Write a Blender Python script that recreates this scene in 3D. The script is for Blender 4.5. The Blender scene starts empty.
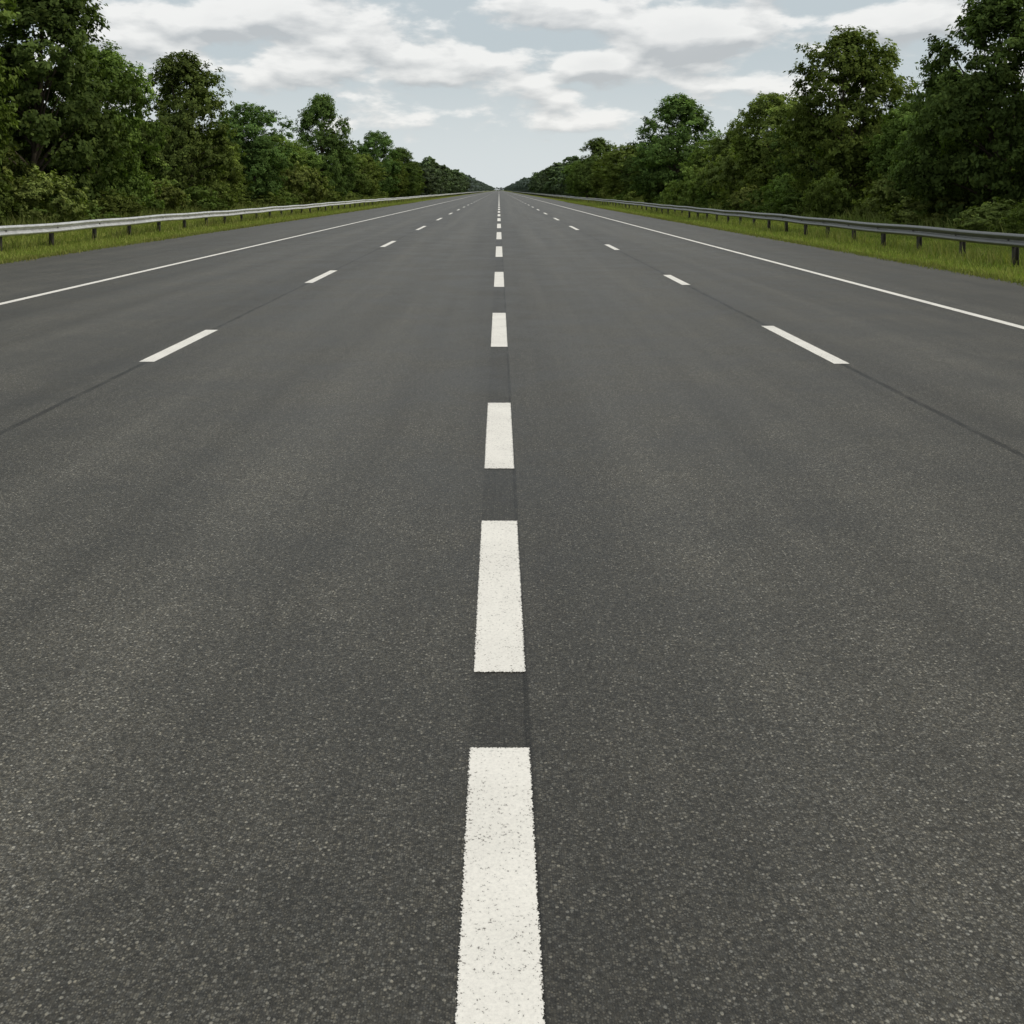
import bpy, math, random
import numpy as np
from mathutils import Vector
random.seed(7); rng=np.random.default_rng(7)
scene=bpy.context.scene
scene.view_settings.view_transform='Standard'
scene.view_settings.look='None'
scene.view_settings.exposure=0

# ---------------------------------------------------------------- helpers
def new_mat(name):
    m=bpy.data.materials.new(name); m.use_nodes=True
    nt=m.node_tree; nt.nodes.clear()
    return m,nt
class NT:
    def __init__(s,nt): s.nt=nt
    def n(s,t,**k):
        nd=s.nt.nodes.new(t)
        for a,b in k.items(): setattr(nd,a,b)
        return nd
    def l(s,a,b): s.nt.links.new(a,b)
    def val(s,sock,v):
        if hasattr(v,'links') or hasattr(v,'is_linked'): s.l(v,sock)
        else: sock.default_value=v
    def math(s,op,a,b=None,c=None,clamp=False):
        nd=s.n('ShaderNodeMath',operation=op); nd.use_clamp=clamp
        s.val(nd.inputs[0],a)
        if b is not None: s.val(nd.inputs[1],b)
        if c is not None: s.val(nd.inputs[2],c)
        return nd.outputs[0]
    def vmath(s,op,a,b=None):
        nd=s.n('ShaderNodeVectorMath',operation=op)
        s.val(nd.inputs[0],a)
        if b is not None: s.val(nd.inputs[1],b)
        return nd.outputs['Value'] if op in('LENGTH','DOT_PRODUCT') else nd.outputs[0]
    def noise(s,vec,scale,detail=3,rough=.5,dist=0):
        nd=s.n('ShaderNodeTexNoise'); s.l(vec,nd.inputs['Vector'])
        nd.inputs['Scale'].default_value=scale; nd.inputs['Detail'].default_value=detail
        nd.inputs['Roughness'].default_value=rough; nd.inputs['Distortion'].default_value=dist
        return nd.outputs['Fac']
    def noise1(s,v,scale,detail=2,rough=.5):
        nd=s.n('ShaderNodeTexNoise',noise_dimensions='1D'); s.l(v,nd.inputs['W'])
        nd.inputs['Scale'].default_value=scale; nd.inputs['Detail'].default_value=detail
        nd.inputs['Roughness'].default_value=rough
        return nd.outputs['Fac']
    def sstep(s,v,a,b,lo=0.,hi=1.):
        nd=s.n('ShaderNodeMapRange',interpolation_type='SMOOTHSTEP')
        s.val(nd.inputs['Value'],v)
        nd.inputs['From Min'].default_value=a; nd.inputs['From Max'].default_value=b
        nd.inputs['To Min'].default_value=lo; nd.inputs['To Max'].default_value=hi
        return nd.outputs[0]
    def mix(s,f,a,b,blend='MIX'):
        nd=s.n('ShaderNodeMix',data_type='RGBA',blend_type=blend)
        s.val(nd.inputs[0],f); s.val(nd.inputs[6],a); s.val(nd.inputs[7],b)
        return nd.outputs[2]
    def vscale(s,v,sc):
        return s.vmath('MULTIPLY',v,sc)
def C(r,g,b): return (r,g,b,1.)

def mesh_np(name,V,F,mats,matidx=None,col=None,smooth=False):
    me=bpy.data.meshes.new(name)
    V=np.asarray(V,np.float32)
    if not isinstance(F,(list,tuple)): F=[F]
    loops=np.concatenate([f.ravel() for f in F]).astype(np.int32)
    tot=np.concatenate([np.full(len(f),f.shape[1],np.int32) for f in F])
    st=np.concatenate([[0],np.cumsum(tot)[:-1]]).astype(np.int32)
    me.vertices.add(len(V)); me.vertices.foreach_set('co',V.ravel())
    me.loops.add(len(loops)); me.loops.foreach_set('vertex_index',loops)
    me.polygons.add(len(tot)); me.polygons.foreach_set('loop_start',st)
    try: me.polygons.foreach_set('loop_total',tot)
    except Exception: pass
    for m in mats: me.materials.append(m)
    if matidx is not None: me.polygons.foreach_set('material_index',np.asarray(matidx,np.int32))
    if col is not None:
        ca=me.color_attributes.new('Col','FLOAT_COLOR','POINT')
        c4=np.ones((len(V),4),np.float32); c4[:,:3]=col
        ca.data.foreach_set('color',c4.ravel())
    me.update(calc_edges=True); me.validate()
    if smooth:
        me.polygons.foreach_set('use_smooth',np.ones(len(tot),bool))
    return me
def add(name,me,parent=None):
    o=bpy.data.objects.new(name,me); scene.collection.objects.link(o)
    if parent: o.parent=parent
    return o

# ---------------------------------------------------------------- layout (metres)
H=1.8; ZR=0.02
XL_LANE,XR_LANE=-3.69,3.55
XL_EDGE,XR_EDGE=-7.87,6.85
XL_PAV,XR_PAV=-12.3,10.15
XL_RAIL,XR_RAIL=-14.4,12.2
YFAR=3400

# ---------------------------------------------------------------- asphalt
m_asph,nt=new_mat('asphalt'); t=NT(nt)
geo=t.n('ShaderNodeNewGeometry'); pos=geo.outputs['Position']
sep=t.n('ShaderNodeSeparateXYZ'); t.l(pos,sep.inputs[0]); X=sep.outputs[0];Y=sep.outputs[1]
fine=t.noise(pos,60,2,.75)
p2=t.n('ShaderNodeCombineXYZ'); t.l(X,p2.inputs[0]); t.l(Y,p2.inputs[1])
def stones(scale):
    vor=t.n('ShaderNodeTexVoronoi',voronoi_dimensions='2D'); t.l(p2.outputs[0],vor.inputs['Vector']); vor.inputs['Scale'].default_value=scale
    vs=t.n('ShaderNodeSeparateColor'); t.l(vor.outputs['Color'],vs.inputs[0])
    return vs.outputs[0],vs.outputs[1],vor.outputs['Distance']
r1,g1,d1=stones(160.)
r2,g2,d2=stones(82.)
body=t.sstep(d1,.62,.25)
s1=t.math('MULTIPLY',t.math('POWER',r1,2.6),body)
s2=t.math('MULTIPLY',t.math('POWER',r2,9.),t.sstep(d2,.5,.2))
v=t.math('MULTIPLY_ADD',s1,.110,.018)
v=t.math('MULTIPLY_ADD',s2,.20,v)
v=t.math('MULTIPLY_ADD',t.sstep(fine,.30,.72),.034,v)
m1=t.noise(pos,.9,4,.65); v=t.math('MULTIPLY',v,t.sstep(m1,.28,.72,.78,1.20))
m2=t.noise(t.vscale(pos,(1.7,.04,1)),1,3,.6); v=t.math('MULTIPLY',v,t.sstep(m2,.25,.75,.80,1.20))
wob=t.math('MULTIPLY_ADD',t.noise1(Y,.02,1),.3,-.15)
Xw=t.math('ADD',X,wob)
trk=None
for lc in (-5.75,-1.95,1.9,5.2):
    for dx,w,a in ((0.,1.1,.48),(0,.42,-.26)):
        d=t.math('DIVIDE',t.math('SUBTRACT',Xw,lc+dx),w)
        g=t.math('MULTIPLY',t.math('EXPONENT',t.math('MULTIPLY',t.math('MULTIPLY',d,d),-1.)),a)
        trk=g if trk is None else t.math('ADD',trk,g)
v=t.math('MULTIPLY',v,t.math('ADD',trk,.84))
sh=t.math('MAXIMUM',t.sstep(X,XR_EDGE+.1,XR_EDGE+.25),t.sstep(X,XL_EDGE-.1,XL_EDGE-.25))
v=t.math('MULTIPLY',v,t.math('MULTIPLY_ADD',sh,.24,1.))
wv=t.math('MULTIPLY_ADD',t.noise1(Y,.9,4,.6),.03,-.015)
Xs=t.math('ADD',X,wv)
sbr=t.sstep(t.noise1(Y,3,2),.25,.6,.5,1.)
for xs,w,a in ((XL_LANE,.026,.7),(XR_LANE,.026,.7),(.096,.010,.65),(XL_EDGE-.35,.015,.3),(XR_EDGE+.35,.015,.3)):
    d=t.math('ABSOLUTE',t.math('SUBTRACT',Xs if abs(xs)>1 else t.math('MULTIPLY_ADD',wv,.4,X),xs))
    s=t.math('MULTIPLY',t.sstep(d,w*.5,w*1.7,1.,0.),sbr)
    v=t.math('MULTIPLY',v,t.math('SUBTRACT',1.,t.math('MULTIPLY',s,a)))
ab=t.math('ABSOLUTE',t.math('ADD',X,t.math('MULTIPLY_ADD',fine,.02,-.010)))
strip=t.sstep(ab,.090,.100,1.,0.)
v=t.math('MULTIPLY',v,t.math('SUBTRACT',1.,t.math('MULTIPLY',strip,.24)))
tone=t.mix(g1,C(1.14,1.04,.80),C(1.03,1.01,.90))
col=t.mix(1.,tone,v,'MULTIPLY')
bs=t.n('ShaderNodeBsdfPrincipled'); t.l(col,bs.inputs['Base Color'])
t.l(t.sstep(m1,.3,.7,.50,.62),bs.inputs['Roughness']); bs.inputs['Specular IOR Level'].default_value=.44
bs.inputs['Specular Tint'].default_value=C(1,.975,.93)
bp=t.n('ShaderNodeBump'); bp.inputs['Strength'].default_value=.55; bp.inputs['Distance'].default_value=.004
t.l(d1,bp.inputs['Height']); bp.invert=True; t.l(bp.outputs[0],bs.inputs['Normal'])
out=t.n('ShaderNodeOutputMaterial'); t.l(bs.outputs[0],out.inputs[0])

# paint
m_paint,nt=new_mat('road_paint'); t=NT(nt)
geo=t.n('ShaderNodeNewGeometry'); pos=geo.outputs['Position']
uv=t.n('ShaderNodeUVMap',uv_map='UVMap'); su=t.n('ShaderNodeSeparateXYZ'); t.l(uv.outputs[0],su.inputs[0])
edge=t.math('MINIMUM',su.outputs[0],su.outputs[1])
rag=t.noise(pos,140,3,.7)
alpha=t.math('GREATER_THAN',t.math('ADD',edge,t.math('MULTIPLY_ADD',rag,.030,-.0185)),0.)
wear=t.noise(pos,110,2,.7); wl=t.noise(pos,3.,2,.5)
thr=t.math('MULTIPLY_ADD',wl,-.12,.388)
eb=t.sstep(edge,0.,.03,.05,0.)
hole=t.sstep(t.math('SUBTRACT',wear,t.math('ADD',thr,eb)),-.02,.03,1.,0.)
pv=t.math('MULTIPLY',t.sstep(wear,.3,.7,.86,1.),t.sstep(wl,.25,.75,.93,1.02))
pc=t.mix(1.,C(.86,.83,.765),pv,'MULTIPLY')
col=t.mix(hole,pc,C(.17,.155,.14))
bs=t.n('ShaderNodeBsdfPrincipled'); t.l(col,bs.inputs['Base Color']); bs.inputs['Roughness'].default_value=.7
bs.inputs['Specular IOR Level'].default_value=.25
tr=t.n('ShaderNodeBsdfTransparent'); mx=t.n('ShaderNodeMixShader')
t.l(alpha,mx.inputs[0]); t.l(tr.outputs[0],mx.inputs[1]); t.l(bs.outputs[0],mx.inputs[2])
out=t.n('ShaderNodeOutputMaterial'); t.l(mx.outputs[0],out.inputs[0])

# ground
m_ground,nt=new_mat('grass_ground'); t=NT(nt)
geo=t.n('ShaderNodeNewGeometry'); pos=geo.outputs['Position']
a=t.noise(pos,.35,4,.6); b=t.noise(pos,9,3,.65)
col=t.mix(t.sstep(a,.35,.68),C(.105,.14,.022),C(.18,.19,.045))
col=t.mix(t.sstep(b,.5,.75),col,C(.16,.135,.06))
bs=t.n('ShaderNodeBsdfDiffuse'); t.l(col,bs.inputs['Color'])
out=t.n('ShaderNodeOutputMaterial'); t.l(bs.outputs[0],out.inputs[0])

def leaf_mat(name,trans,haze=0.):
    m,nt=new_mat(name); t=NT(nt)
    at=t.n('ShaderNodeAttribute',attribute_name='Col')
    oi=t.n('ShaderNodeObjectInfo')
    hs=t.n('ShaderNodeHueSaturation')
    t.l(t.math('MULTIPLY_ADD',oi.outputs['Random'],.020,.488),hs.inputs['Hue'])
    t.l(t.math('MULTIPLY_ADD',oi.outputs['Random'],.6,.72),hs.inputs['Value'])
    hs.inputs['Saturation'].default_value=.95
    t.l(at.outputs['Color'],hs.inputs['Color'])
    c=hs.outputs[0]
    if haze>0: c=t.mix(haze,c,C(.22,.27,.285))  # aerial haze painted into the leaf colour of far trees
    bs=t.n('ShaderNodeBsdfDiffuse'); t.l(c,bs.inputs['Color'])
    tl=t.n('ShaderNodeBsdfTranslucent')
    t.l(t.mix(1.,c,C(1.2,1.35,.55),'MULTIPLY'),tl.inputs['Color'])
    mx=t.n('ShaderNodeMixShader'); mx.inputs[0].default_value=trans
    t.l(bs.outputs[0],mx.inputs[1]); t.l(tl.outputs[0],mx.inputs[2])
    out=t.n('ShaderNodeOutputMaterial'); t.l(mx.outputs[0],out.inputs[0])
    return m
m_leaf=leaf_mat('foliage',.3)
m_leaf_mid=leaf_mat('far_foliage_hazed',.2,.14)
m_leaf_far=leaf_mat('distant_foliage_hazed',.15,.5)
m_blade=leaf_mat('grass_blades',.3)
m_bark,nt=new_mat('bark'); t=NT(nt)
tc=t.n('ShaderNodeTexCoord'); p=t.vscale(tc.outputs['Object'],(6,6,1.2))
n1=t.noise(p,3,4,.65)
bs=t.n('ShaderNodeBsdfDiffuse'); t.l(t.mix(n1,C(.03,.024,.018),C(.13,.11,.085)),bs.inputs['Color'])
out=t.n('ShaderNodeOutputMaterial'); t.l(bs.outputs[0],out.inputs[0])
def steel(name,base,met,rough):
    m,nt=new_mat(name); t=NT(nt)
    geo=t.n('ShaderNodeNewGeometry'); pos=geo.outputs['Position']
    n1=t.noise(pos,3,4,.6); n2=t.noise(t.vscale(pos,(1,.4,6)),14,4,.6)
    col=t.mix(t.sstep(n1,.3,.7),C(*[x*.8 for x in base]),C(*[min(1,x*1.12) for x in base]))
    col=t.mix(t.sstep(n2,.5,.8,0,.6),col,C(.13,.11,.085))
    bs=t.n('ShaderNodeBsdfPrincipled'); t.l(col,bs.inputs['Base Color']); bs.inputs['Metallic'].default_value=met
    t.l(t.math('MULTIPLY_ADD',n1,.25,rough-.12),bs.inputs['Roughness'])
    out=t.n('ShaderNodeOutputMaterial'); t.l(bs.outputs[0],out.inputs[0]); return m
m_rail=steel('galvanised_steel',(.64,.64,.63),.4,.40)
m_rail2=steel('shaded_steel',(.125,.13,.12),.3,.36)  # right rail: shade of its road-side face put into a darker base colour
m_post=steel('post_steel',(.075,.068,.06),.2,.7)

# ---------------------------------------------------------------- ground and road
def sheet(name,x0,x1,y0,y1,z,mat):
    return add(name,mesh_np(name,np.array([(x0,y0,z),(x1,y0,z),(x1,y1,z),(x0,y1,z)]),np.array([(0,1,2,3)]),[mat]))
sheet('ground',-4000,4000,-60,8000,0,m_ground)
ys=np.concatenate([np.arange(-12,160,.35),np.geomspace(160,YFAR,200)])
jl=np.cumsum(rng.normal(0,.02,len(ys))); jl-=np.convolve(jl,np.ones(41)/41,'same'); jl=np.clip(jl,-.12,.12)
jr=np.cumsum(rng.normal(0,.02,len(ys))); jr-=np.convolve(jr,np.ones(41)/41,'same'); jr=np.clip(jr,-.12,.12)
V=np.zeros((len(ys)*2,3)); V[0::2,0]=XL_PAV+jl; V[1::2,0]=XR_PAV+jr; V[0::2,1]=ys;V[1::2,1]=ys;V[:,2]=ZR
i=np.arange(len(ys)-1)*2
add('highway_road',mesh_np('highway_road',V,np.stack([i,i+1,i+3,i+2],1),[m_asph]))

marks=[]
def dash(xc,w,y0,y1): marks.append((xc-w/2,xc+w/2,y0,y1))
f=1000*H
def D(y): return f/(y-190.)
W=.198
for n_,f_ in ((1085,748),(673,521),(469,403),(347,313),(287,272),(257,246.5)): dash(0.002,W,D(n_),D(f_))
y=36.5
while y<1800:
    dash(0,W,y,y+6.2); y+=10.6
for n_,f_ in ((362,330),(283,270.5),(247,241)): dash(XL_LANE,.17,D(n_),D(f_))
for n_,f_ in ((364,326),(285,275),(250,244.5)): dash(XR_LANE,.17,D(n_),D(f_))
y=45.
while y<1800:
    dash(XL_LANE,.17,y,y+5); dash(XR_LANE,.17,y,y+5); y+=14.5
dash(XL_LANE,.17,-1.5,1.3); dash(XR_LANE,.17,-1.5,1.5)
dash(XL_EDGE,.15,-12,YFAR-20); dash(XR_EDGE,.15,-12,YFAR-20)
V=[];F=[];UV=[]
for (x0,x1,y0,y1) in marks:
    w=x1-x0; L=y1-y0; e=min(.09,L/3)
    xs=[x0,(x0+x1)/2,x1]; ex=[0,w/2,0]
    ysx=[y0,y0+e,y1-e,y1]; ey=[0,e,e,0]
    b=len(V)
    for j in range(4):
        for i_ in range(3): V.append((xs[i_],ysx[j],ZR+.003)); UV.append((ex[i_],ey[j]))
    for j in range(3):
        for i_ in range(2):
            F.append((b+j*3+i_,b+j*3+i_+1,b+(j+1)*3+i_+1,b+(j+1)*3+i_))
F=np.array(F); me=mesh_np('lane_markings',np.array(V),F,[m_paint])
ul=me.uv_layers.new(name='UVMap'); ul.data.foreach_set('uv',np.array(UV,np.float32)[F.ravel()].ravel())
add('lane_markings',me)

# ---------------------------------------------------------------- guardrails
def guardrail(xr,side,sp,phase,mr):
    e=bpy.data.objects.new('guardrail',None); scene.collection.objects.link(e); e.location=(xr,0,0)
    prof=[(0.0,.435),(.012,.428),(.03,.436),(.078,.468),(.083,.485),(.078,.505),(.012,.555),(.002,.572),(.002,.592),(.012,.609),(.078,.659),(.083,.678),(.078,.697),(.03,.730),(.012,.740),(0,.733)]
    prof=np.array(prof); th=.006
    back=prof.copy(); back[:,0]-=th
    ring=np.concatenate([prof,back[::-1]]); ring[:,0]+=.10
    ys=np.concatenate([np.arange(4,200,.75),np.geomspace(200,1500,120)])
    wz=.012*np.sin(ys*.31+phase)+.010*np.sin(ys*.9+2*phase)+.016*np.sin(ys*.073)
    wx=.015*np.sin(ys*.23+phase*2)+.03*np.sin(ys*.05)
    k=len(ring); V=np.zeros((len(ys),k,3))
    V[:,:,0]=(ring[None,:,0]+wx[:,None])*side; V[:,:,1]=ys[:,None]; V[:,:,2]=ring[None,:,1]+wz[:,None]+.03
    i=np.arange(len(ys)-1)[:,None]; j=np.arange(k)[None,:]; j2=(j+1)%k
    F=np.stack([i*k+j,i*k+j2,(i+1)*k+j2,(i+1)*k+j],-1).reshape(-1,4)
    add('w_beam',mesh_np('w_beam',V.reshape(-1,3),F,[mr]),e)
    VP=[];FP=[]
    def box(V,F,x0,x1,y0,y1,z0,z1):
        b=len(V)
        V+=[(x0,y0,z0),(x1,y0,z0),(x1,y1,z0),(x0,y1,z0),(x0,y0,z1),(x1,y0,z1),(x1,y1,z1),(x0,y1,z1)]
        F+=[(b,b+3,b+2,b+1),(b+4,b+5,b+6,b+7),(b,b+1,b+5,b+4),(b+1,b+2,b+6,b+5),(b+2,b+3,b+7,b+6),(b+3,b,b+4,b+7)]
    y=4.5+phase; n=0; bolts=[];bf=[]; sl=[];sf=[]
    while y<900:
        wzz=.012*math.sin(y*.31+phase)+.010*math.sin(y*.9+2*phase)+.016*math.sin(y*.073)+.03
        wxx=.015*math.sin(y*.23+phase*2)+.03*math.sin(y*.05)
        j=random.uniform(-.02,.02)
        for (a,b_,c_,d_) in ((-.095,-.083,-.065,.065),(.003,.015,-.065,.065),(-.083,.003,-.006,.006)):
            xs=sorted([(a+j)*side,(b_+j)*side]); box(VP,FP,xs[0],xs[1],y+c_,y+d_,-.1,.70+wzz)
        xs=sorted([(.017+j)*side,(.094+wxx)*side]); box(VP,FP,xs[0],xs[1],y-.06,y+.06,.45+wzz,.70+wzz)
        if y<160:
            xs=sorted([(.103+wxx)*side,(.125+wxx)*side]); box(bolts,bf,xs[0],xs[1],y-.02,y+.02,.565+wzz,.60+wzz)
            if n%2==0:
                b=len(sl); r2_=ring[:16].copy(); r2_[:,0]+=.005
                for yy in (y-.16,y+.16):
                    for q in r2_: sl.append(((q[0]+wxx)*side,yy,q[1]+wzz))
                for q in range(15): sf.append((b+q,b+q+1,b+16+q+1,b+16+q))
        y+=sp; n+=1
    add('posts',mesh_np('posts',np.array(VP),np.array(FP),[m_post]),e)
    add('bolts',mesh_np('bolts',np.array(bolts),np.array(bf),[m_post]),e)
    add('lap_joints',mesh_np('lap_joints',np.array(sl),np.array(sf),[mr]),e)
guardrail(XL_RAIL,1,3.4,.6,m_rail)
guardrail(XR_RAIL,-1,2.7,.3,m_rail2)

# ---------------------------------------------------------------- trees
def tube(pts,rad,k=7):
    pts=np.asarray(pts,float); n=len(pts); V=np.zeros((n,k,3)); ang=np.linspace(0,2*np.pi,k,endpoint=False)
    for i in range(n):
        tdir=pts[min(i+1,n-1)]-pts[max(i-1,0)]; tdir/=np.linalg.norm(tdir)+1e-9
        u=np.cross(tdir,[0.3,1,0.1]); u/=np.linalg.norm(u)+1e-9; w=np.cross(tdir,u)
        V[i]=pts[i]+rad[i]*(np.cos(ang)[:,None]*u+np.sin(ang)[:,None]*w)
    i=np.arange(n-1)[:,None]; j=np.arange(k)[None,:]; j2=(j+1)%k
    F=np.stack([i*k+j,i*k+j2,(i+1)*k+j2,(i+1)*k+j],-1).reshape(-1,4)
    return V.reshape(-1,3),F
def leaves(cent,outd,size,rg,base,clump):
    n=len(cent)
    nr=rg.normal(size=(n,3)); nr/=np.linalg.norm(nr,axis=1)[:,None]
    nn=outd*.8+nr*.65+np.array([0,0,.4]); nn/=np.linalg.norm(nn,axis=1)[:,None]
    a=np.cross(nn,rg.normal(size=(n,3))); a/=np.linalg.norm(a,axis=1)[:,None]; b=np.cross(nn,a)
    s=(size*rg.uniform(.55,1.25,n))[:,None]
    V=np.stack([cent+a*s,cent+b*s*.55+nn*s*.12,cent-a*s,cent-b*s*.55+nn*s*.12],1)
    val=(rg.uniform(.75,1.25,n)*clump)[:,None]
    col=base[None,:]*val; yel=rg.uniform(0,1,n)[:,None]**3
    col=col*(1+yel*np.array([.25,.16,-.1])[None,:])
    col=np.repeat(col,4,axis=0)
    return V.reshape(-1,3),np.arange(n*4).reshape(n,4),col
def make_tree(name,seed,h=10.,r=4.,nblob=70,nleaf=46000,leaf=.13,low=.1,base=(.060,.098,.022),shape=0,trunk=True,mat=None,ov=1.):
    rg=np.random.default_rng(seed)
    def env(z):
        z=np.clip(z,0,1)
        if shape==0: return (1-np.clip((z-.42)/.60,-1,1)**2)**.5*.98+.02 if z>.42 else 1-.35*((.42-z)/.42)**2
        if shape==1: return (1-np.clip((z-.30)/.72,-1,1)**2)**.62+.02 if z>.30 else 1-.25*((.3-z)/.3)**2
        return (1-np.clip((z-.55)/.48,-1,1)**2)**.5+.02 if z>.55 else 1-.45*((.55-z)/.55)**1.6
    z0=h*low; Bs=[]
    lob=rg.uniform(0,6.28,4)
    for i in range(nblob):
        zf=rg.uniform(0,1)**.85; ang=rg.uniform(0,2*np.pi)
        e=env(zf)*(1+.11*np.sin(2*ang+lob[0])+.10*np.sin(3*ang+lob[1]+zf*5)+.07*np.sin(11*zf+lob[2]+2*ang))
        br=rg.uniform(.40,.85)*r/4*ov
        rr=(rg.uniform(0,1)**.34)*max(e*r-br*.6,.05)
        z=z0+zf*(h-z0-br*.7)
        Bs.append((rr*np.cos(ang),rr*np.sin(ang),max(z,br*.4),br))
    Bs=np.array(Bs)
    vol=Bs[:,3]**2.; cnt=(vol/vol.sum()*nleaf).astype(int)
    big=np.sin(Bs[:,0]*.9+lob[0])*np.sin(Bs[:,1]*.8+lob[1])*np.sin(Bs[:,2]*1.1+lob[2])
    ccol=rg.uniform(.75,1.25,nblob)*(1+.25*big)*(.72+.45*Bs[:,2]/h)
    cs=[];os_=[];cl=[]
    for k_,(bx,by,bz,br) in enumerate(Bs):
        n=cnt[k_]
        ns=max(6,int(n/26)); sd=rg.normal(size=(ns,3)); sd/=np.linalg.norm(sd,axis=1)[:,None]
        sd*= (rg.uniform(.15,1,ns)**.5)[:,None]*br*np.array([1.2,1.2,.9])
        sd*= rg.uniform(.75,1.5,ns)[:,None]
        idx=rg.integers(0,ns,n)
        off=rg.normal(size=(n,3))*r/4*np.array([.14,.14,.10])
        q=sd[idx]+off
        cs.append(q+np.array([bx,by,bz]))
        ax=np.array([bx,by,(bz-h*.4)*.7]); o=q/(np.linalg.norm(q,axis=1)[:,None]+1e-6)+ax/(np.linalg.norm(ax)+1e-6)*1.1
        os_.append(o/(np.linalg.norm(o,axis=1)[:,None]+1e-6))
        sc=rg.uniform(.78,1.28,ns)
        cl.append(ccol[k_]*sc[idx])
    cs=np.concatenate(cs);os_=np.concatenate(os_);cl=np.concatenate(cl)
    keep=cs[:,2]>.05; cs=cs[keep];os_=os_[keep];cl=cl[keep]
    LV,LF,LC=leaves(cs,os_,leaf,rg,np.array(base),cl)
    VV=[LV];FF=[LF];CC=[LC];MI=[np.zeros(len(LF))]; off=len(LV)
    if trunk:
        tr=.035*h**.9*.7
        top=h*.8; zs=np.linspace(-.2,top,9); wob=np.cumsum(rg.normal(0,.07,(9,2)),0)*h/10
        P=np.column_stack([wob[:,0]-wob[0,0],wob[:,1]-wob[0,1],zs]); R=tr*(1-np.linspace(0,1,9)*.85); R[0]*=1.5
        parts=[tube(P,R,9)]
        sel=rg.choice(nblob,min(34,nblob),replace=False)
        for s in sel:
            B=Bs[s]; st=min(max(B[2]*rg.uniform(.35,.7),h*.1),top*.95)
            pz=np.interp(st,zs,P[:,0]),np.interp(st,zs,P[:,1])
            a=np.array([pz[0],pz[1],st]); b=B[:3]; mid=(a+b)/2+np.array([0,0,.12*np.linalg.norm(b-a)])+rg.normal(0,.12,3)
            tt=np.linspace(0,1,6)[:,None]; pp=(1-tt)**2*a+2*tt*(1-tt)*mid+tt**2*b
            r0=np.interp(st,zs,R)*.5; parts.append(tube(pp,np.linspace(r0,.015,6),5))
        for v,f_ in parts:
            VV.append(v);FF.append(f_+off);off+=len(v);CC.append(np.zeros((len(v),3)));MI.append(np.ones(len(f_)))
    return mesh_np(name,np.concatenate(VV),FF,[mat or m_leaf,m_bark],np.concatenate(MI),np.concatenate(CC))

bc=[(.118,.165,.036),(.090,.142,.038),(.130,.168,.038),(.102,.152,.034),(.106,.152,.040),(.080,.130,.036)]
protos=[make_tree('tree_mesh_%d'%i,100+i,shape=i%3,low=(.05,.05,.08)[i%3],nblob=(170,150,160)[i%3],nleaf=44000,leaf=.125,base=bc[i]) for i in range(6)]
lod=[make_tree('far_tree_mesh_%d'%i,300+i,shape=i%3,low=.03,nblob=80,nleaf=5500,leaf=.34,base=(.070,.105,.032)) for i in range(4)]
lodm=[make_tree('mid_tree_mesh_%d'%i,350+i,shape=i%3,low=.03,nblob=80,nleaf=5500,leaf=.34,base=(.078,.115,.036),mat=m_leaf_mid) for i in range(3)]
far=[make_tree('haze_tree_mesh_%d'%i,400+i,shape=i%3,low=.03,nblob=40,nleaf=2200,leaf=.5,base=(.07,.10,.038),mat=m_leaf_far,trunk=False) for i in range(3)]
bushm=[make_tree('bush_mesh_%d'%i,500+i,h=2.6,r=2.,nblob=40,nleaf=9000,leaf=.085,low=.05,shape=1,trunk=False,ov=1.3,
        base=[(.125,.172,.040),(.098,.145,.034),(.145,.182,.050)][i]) for i in range(3)]

def place(name,me,x,y,h,r,parent=None,h0=10.,r0=4.):
    o=add(name,me,parent); o.location=(x,y,0); o.rotation_euler=(0,0,random.uniform(0,6.28)); o.scale=(r/r0,r/r0,h/h0); return o
front=[ # x,y,h,r,proto
(-25.5,43,13.6,4.6,0),(-23.4,50.5,13.4,4.5,1),(-22.6,56,10.2,3.0,3),(-22.3,70,11.4,3.9,4),(-22.5,79,6.2,2.5,2),(-22,88,9.3,3.8,5),
(-22.5,101,7.4,3.3,0),(-22,124,13.6,3.9,1),(-23,112,7.0,3.3,3),(-22,142,7.6,3.4,4),(-22,158,7.6,3.6,2),(-22,179,12.2,4.8,5),(-22,200,8.2,4,0),(-22,222,11.2,4.8,1),(-22,245,9.0,4.2,3),
(23.5,36.5,11.2,3.9,2),(20.8,41.6,10.4,3.3,1),(21.4,47.5,7.6,2.6,4),(20.6,59,11.2,3.8,0),(22,53,6.6,2.5,3),(21,67,6.8,2.7,5),(21,75,9.2,3.5,2),(20.5,86,7.0,3.2,4),(21,98,6.8,3.4,0),
(20.5,114,12.6,5.2,1),(21,129,7.4,3.6,3),(20,157,9.0,4.4,2),(21,143,7.0,3.8,5),(20.5,180,8.4,4.2,0),(20.5,208,12.6,5.2,4),(20.5,232,9.0,4.2,1),(20.5,255,9.2,4.2,3)]
for (x,y,h,r,p) in front: place('deciduous_tree',protos[p],x,y,h,r)
for (x,y) in ((-23,34),(-24,24),(-23,13),(23,28),(24,18),(23,8)): place('deciduous_tree',protos[random.randrange(6)],x,y,random.uniform(9.5,11),4.2)

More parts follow.
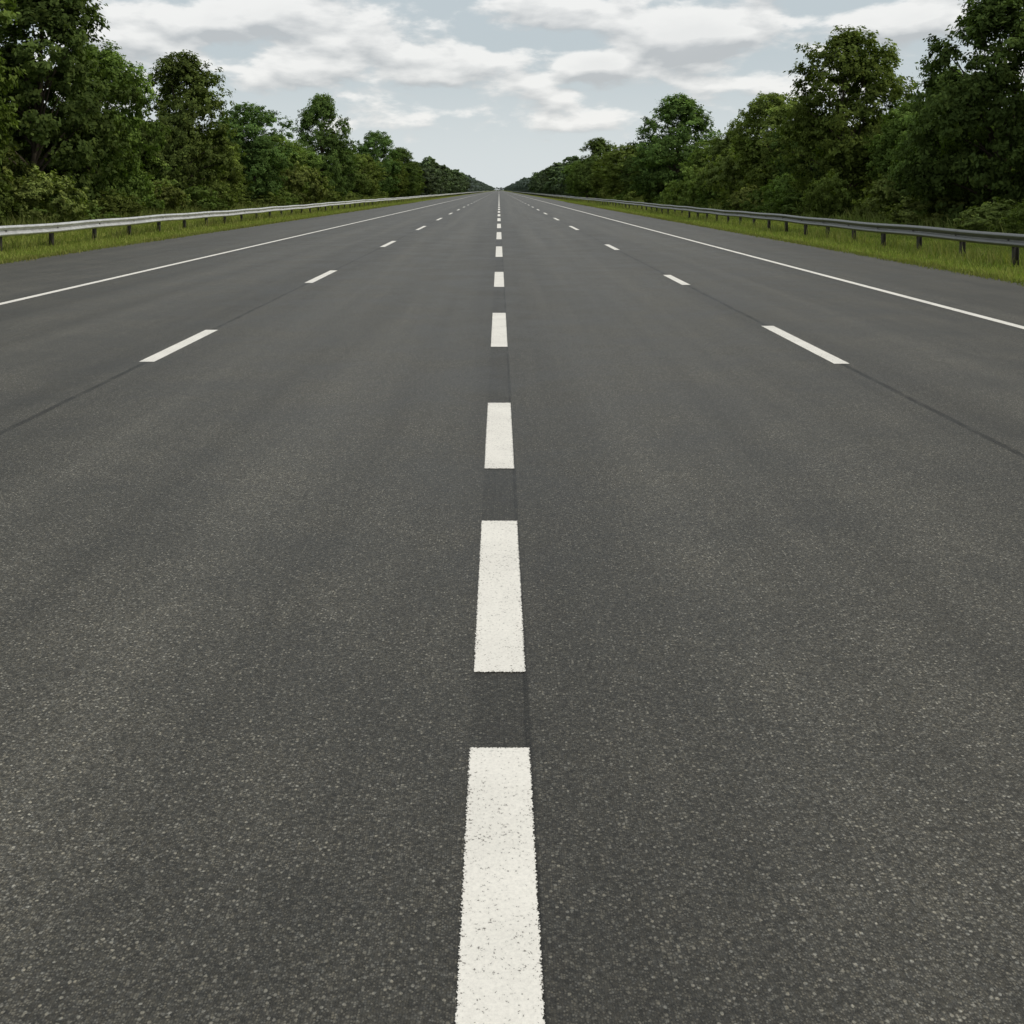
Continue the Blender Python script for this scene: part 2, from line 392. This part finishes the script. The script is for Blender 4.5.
wood=bpy.data.objects.new('woodland',None); scene.collection.objects.link(wood)
for side in (-1,1):
    for row,(xx,sp) in enumerate(((28.5,5.5),(37,8))):
        y=14+row*2.
        while y<330:
            place('woodland_tree',lod[random.randrange(4)],side*(xx+random.uniform(-1.5,1.5)),y,random.uniform(5.2,7.4),random.uniform(3.6,4.6),wood)
            y+=sp*random.uniform(.8,1.2)
dist=bpy.data.objects.new('distant_treeline',None); scene.collection.objects.link(dist)
for side in (-1,1):
    for row,xx in enumerate((21.5,29)):
        y=268. if row==0 else 330.
        while y<3300:
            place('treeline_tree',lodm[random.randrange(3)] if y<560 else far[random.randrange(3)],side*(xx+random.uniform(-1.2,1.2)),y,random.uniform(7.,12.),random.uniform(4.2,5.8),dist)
            y+=(10 if y<900 else 20)*random.uniform(.7,1.35)
for k in range(90):
    place('treeline_tree',far[k%3],-330+k*7.5+random.uniform(-2,2),3500+random.uniform(-30,30),random.uniform(8,13),6.5,dist)

for side,x0 in ((-1,-20.0),(1,18.2)):
    y=26.
    while y<175:
        h=random.uniform(1.1,3.0)
        place('bush',bushm[random.randrange(3)],x0+side*random.uniform(-.2,1.8),y,h,random.uniform(1.4,2.3),None,2.6,2.)
        y+=random.uniform(3.2,6.2)*(1 if y<90 else 1.6)
place('bush',bushm[2],18.4,79,5.0,3.0,None,2.6,2.); place('bush',bushm[0],17.9,91,4.0,2.6,None,2.6,2.)
place('bush',bushm[2],-19.2,96,4.2,2.8,None,2.6,2.)
und=bpy.data.objects.new('undergrowth',None); scene.collection.objects.link(und)
for side in (-1,1):
    y=20.
    while y<300:
        place('undergrowth_bush',bushm[random.randrange(3)],side*(24.5+random.uniform(-1.5,1.5)),y,random.uniform(2.6,4.2),random.uniform(2.6,3.4),und,2.6,2.)
        y+=random.uniform(3.4,5.)*(1 if y<120 else 2.)

# ---------------------------------------------------------------- grass
def blades(name,n,xf,yf,hf,wf,colA,colB,seed,patch=False):
    rg=np.random.default_rng(seed)
    y=yf(rg,n); x=xf(rg,n)
    cl=np.sin(x*2.1+np.sin(y*.7)*2)*np.sin(y*1.3+x*.8)*.5+.5
    if patch:
        k=rg.uniform(0,1,n)<cl**2; x=x[k];y=y[k];cl=cl[k];n=len(x)
    h=hf(rg,n)*(.55+.7*cl); w=wf*(1+y/60.)
    an=rg.uniform(0,np.pi,n); lean=rg.normal(0,.35,(n,2))*h[:,None]
    dx=np.cos(an)*w; dy=np.sin(an)*w; z0=np.full(n,-.01)
    A=np.column_stack([x-dx,y-dy,z0]);B=np.column_stack([x+dx,y+dy,z0])
    M1=np.column_stack([x+dx*.7+lean[:,0]*.35,y+dy*.7+lean[:,1]*.35,h*.6]);M2=np.column_stack([x-dx*.7+lean[:,0]*.35,y-dy*.7+lean[:,1]*.35,h*.6])
    T=np.column_stack([x+lean[:,0],y+lean[:,1],h])
    V=np.stack([A,B,M1,M2,T],1).reshape(-1,3); b=np.arange(n)*5
    F=[np.stack([b,b+1,b+2,b+3],1),np.stack([b+3,b+2,b+4],1)]
    tt=rg.uniform(0,1,n)[:,None]**1.6*.8+.2*cl[:,None]
    col=(np.array(colA)*(1-tt)+np.array(colB)*tt)*rg.uniform(.7,1.25,n)[:,None]
    return add(name,mesh_np(name,V,F,[m_blade],None,np.repeat(col,5,axis=0)))
yn=lambda lo,hi,pw:(lambda rg,n: lo+(hi-lo)*rg.uniform(0,1,n)**pw)
for side,xa,xb in ((-1,XL_PAV+.05,-20.),(1,XR_PAV-.05,18.8)):
    blades('verge_grass',100000,lambda rg,n:xa+(xb-xa)*rg.uniform(0,1,n),yn(10,170,1.9),lambda rg,n:rg.uniform(.05,.17,n),.009,(.16,.215,.034),(.28,.28,.08),11+side)
    blades('tall_grass',34000,lambda rg,n:xb-side*1.6+side*rg.uniform(0,1,n)**.8*4.,yn(12,170,1.7),lambda rg,n:rg.uniform(.3,.9,n),.011,(.11,.155,.034),(.21,.21,.075),21+side)
    blades('edge_grass',20000,lambda rg,n:xa-side*rg.normal(0,.12,n),yn(6,150,1.8),lambda rg,n:rg.uniform(.04,.14,n),.008,(.14,.18,.034),(.26,.24,.08),31+side)
    xr_=XL_RAIL if side<0 else XR_RAIL
    blades('guardrail_weeds',16000,lambda rg,n:xr_+side*.1+rg.normal(0,.3,n),yn(10,150,1.7),lambda rg,n:rg.uniform(.15,.42,n),.009,(.13,.175,.034),(.27,.25,.09),41+side,True)

# ---------------------------------------------------------------- sky
w=bpy.data.worlds.new('World'); scene.world=w; w.use_nodes=True; nt=w.node_tree; nt.nodes.clear(); t=NT(nt)
SUN_EL,SUN_AZ=48,105
sky=t.n('ShaderNodeTexSky',sky_type='NISHITA'); sky.sun_disc=False
sky.sun_elevation=math.radians(SUN_EL); sky.sun_rotation=math.radians(SUN_AZ)
sky.air_density=1.2; sky.dust_density=3.; sky.ozone_density=1.
tc=t.n('ShaderNodeTexCoord'); d=t.vmath('NORMALIZE',tc.outputs['Generated'])
sp=t.n('ShaderNodeSeparateXYZ'); t.l(d,sp.inputs[0]); Z=sp.outputs[2]
bumps=[((.097,1,.122),(.040,.3,.015),.38),((.20,1,.155),(.075,.3,.024),.42),((-.15,1,.125),(.17,.4,.024),.18),((-.27,1,.165),(.15,.4,.020),.20),((.42,1,.17),(.10,.4,.016),.25)]
def nrm(c):
    return tuple(Vector(c).normalized())
def bsum(v):
    r=None
    for c_,s_,a_ in bumps:
        q=t.vmath('DIVIDE',t.vmath('SUBTRACT',v,nrm(c_)),s_)
        g=t.math('MULTIPLY',t.sstep(t.vmath('LENGTH',q),0.,1.5,1.,0.),a_)
        r=g if r is None else t.math('ADD',r,g)
    return r
n0=t.noise(t.vscale(d,(1,1,2.6)),9.,6,.57,.1)
du=t.vmath('ADD',d,(0,0,.012))
n1=t.noise(t.vscale(du,(1,1,2.6)),9.,3,.57,.1)
b0=bsum(d); b1=bsum(du)
dd=t.math('ADD',t.math('ADD',n0,b0),t.sstep(Z,.02,.12,-.13,.01))
mask=t.sstep(dd,.455,.585)
grad=t.math('SUBTRACT',t.math('ADD',n0,b0),t.math('ADD',n1,b1))
lit=t.math('MULTIPLY_ADD',grad,4.3,.60,clamp=True)
thick=t.sstep(dd,.62,.95)
cc=t.mix(lit,C(.53,.55,.565),C(1.0,.99,.965))
cc=t.mix(t.math('MULTIPLY',thick,.25),cc,C(.64,.65,.66))
hz=t.sstep(Z,0,.15,1.,0.)
clear=t.mix(hz,C(.55,.62,.655),C(.74,.795,.81))
bg1=t.n('ShaderNodeBackground'); t.l(sky.outputs[0],bg1.inputs[0]); bg1.inputs[1].default_value=.10
bg2=t.n('ShaderNodeBackground')
t.l(t.mix(t.math('MULTIPLY',mask,.87),clear,cc),bg2.inputs[0])
m1=t.n('ShaderNodeMixShader'); m1.inputs[0].default_value=.90; t.l(bg1.outputs[0],m1.inputs[1]); t.l(bg2.outputs[0],m1.inputs[2])
out=t.n('ShaderNodeOutputWorld'); t.l(m1.outputs[0],out.inputs[0])
w.cycles.sampling_method='MANUAL'; w.cycles.sample_map_resolution=256

sl=bpy.data.lights.new('sun','SUN'); sl.energy=1.7; sl.angle=math.radians(10); sl.color=(1,.91,.78)
so=bpy.data.objects.new('sun',sl); scene.collection.objects.link(so)
el,az=math.radians(SUN_EL),math.radians(SUN_AZ)
sd=Vector((math.sin(az)*math.cos(el),math.cos(az)*math.cos(el),math.sin(el)))
so.rotation_euler=sd.to_track_quat('Z','Y').to_euler()

# ---------------------------------------------------------------- camera
cam=bpy.data.cameras.new('camera'); co=bpy.data.objects.new('camera',cam); scene.collection.objects.link(co)
co.location=(0,0,H+ZR); co.rotation_euler=(math.radians(90),0,0)
cam.sensor_width=36; cam.lens=36*1000/1024; cam.shift_x=13/1024; cam.shift_y=-322/1024
cam.clip_end=12000; cam.clip_start=.05
scene.camera=co
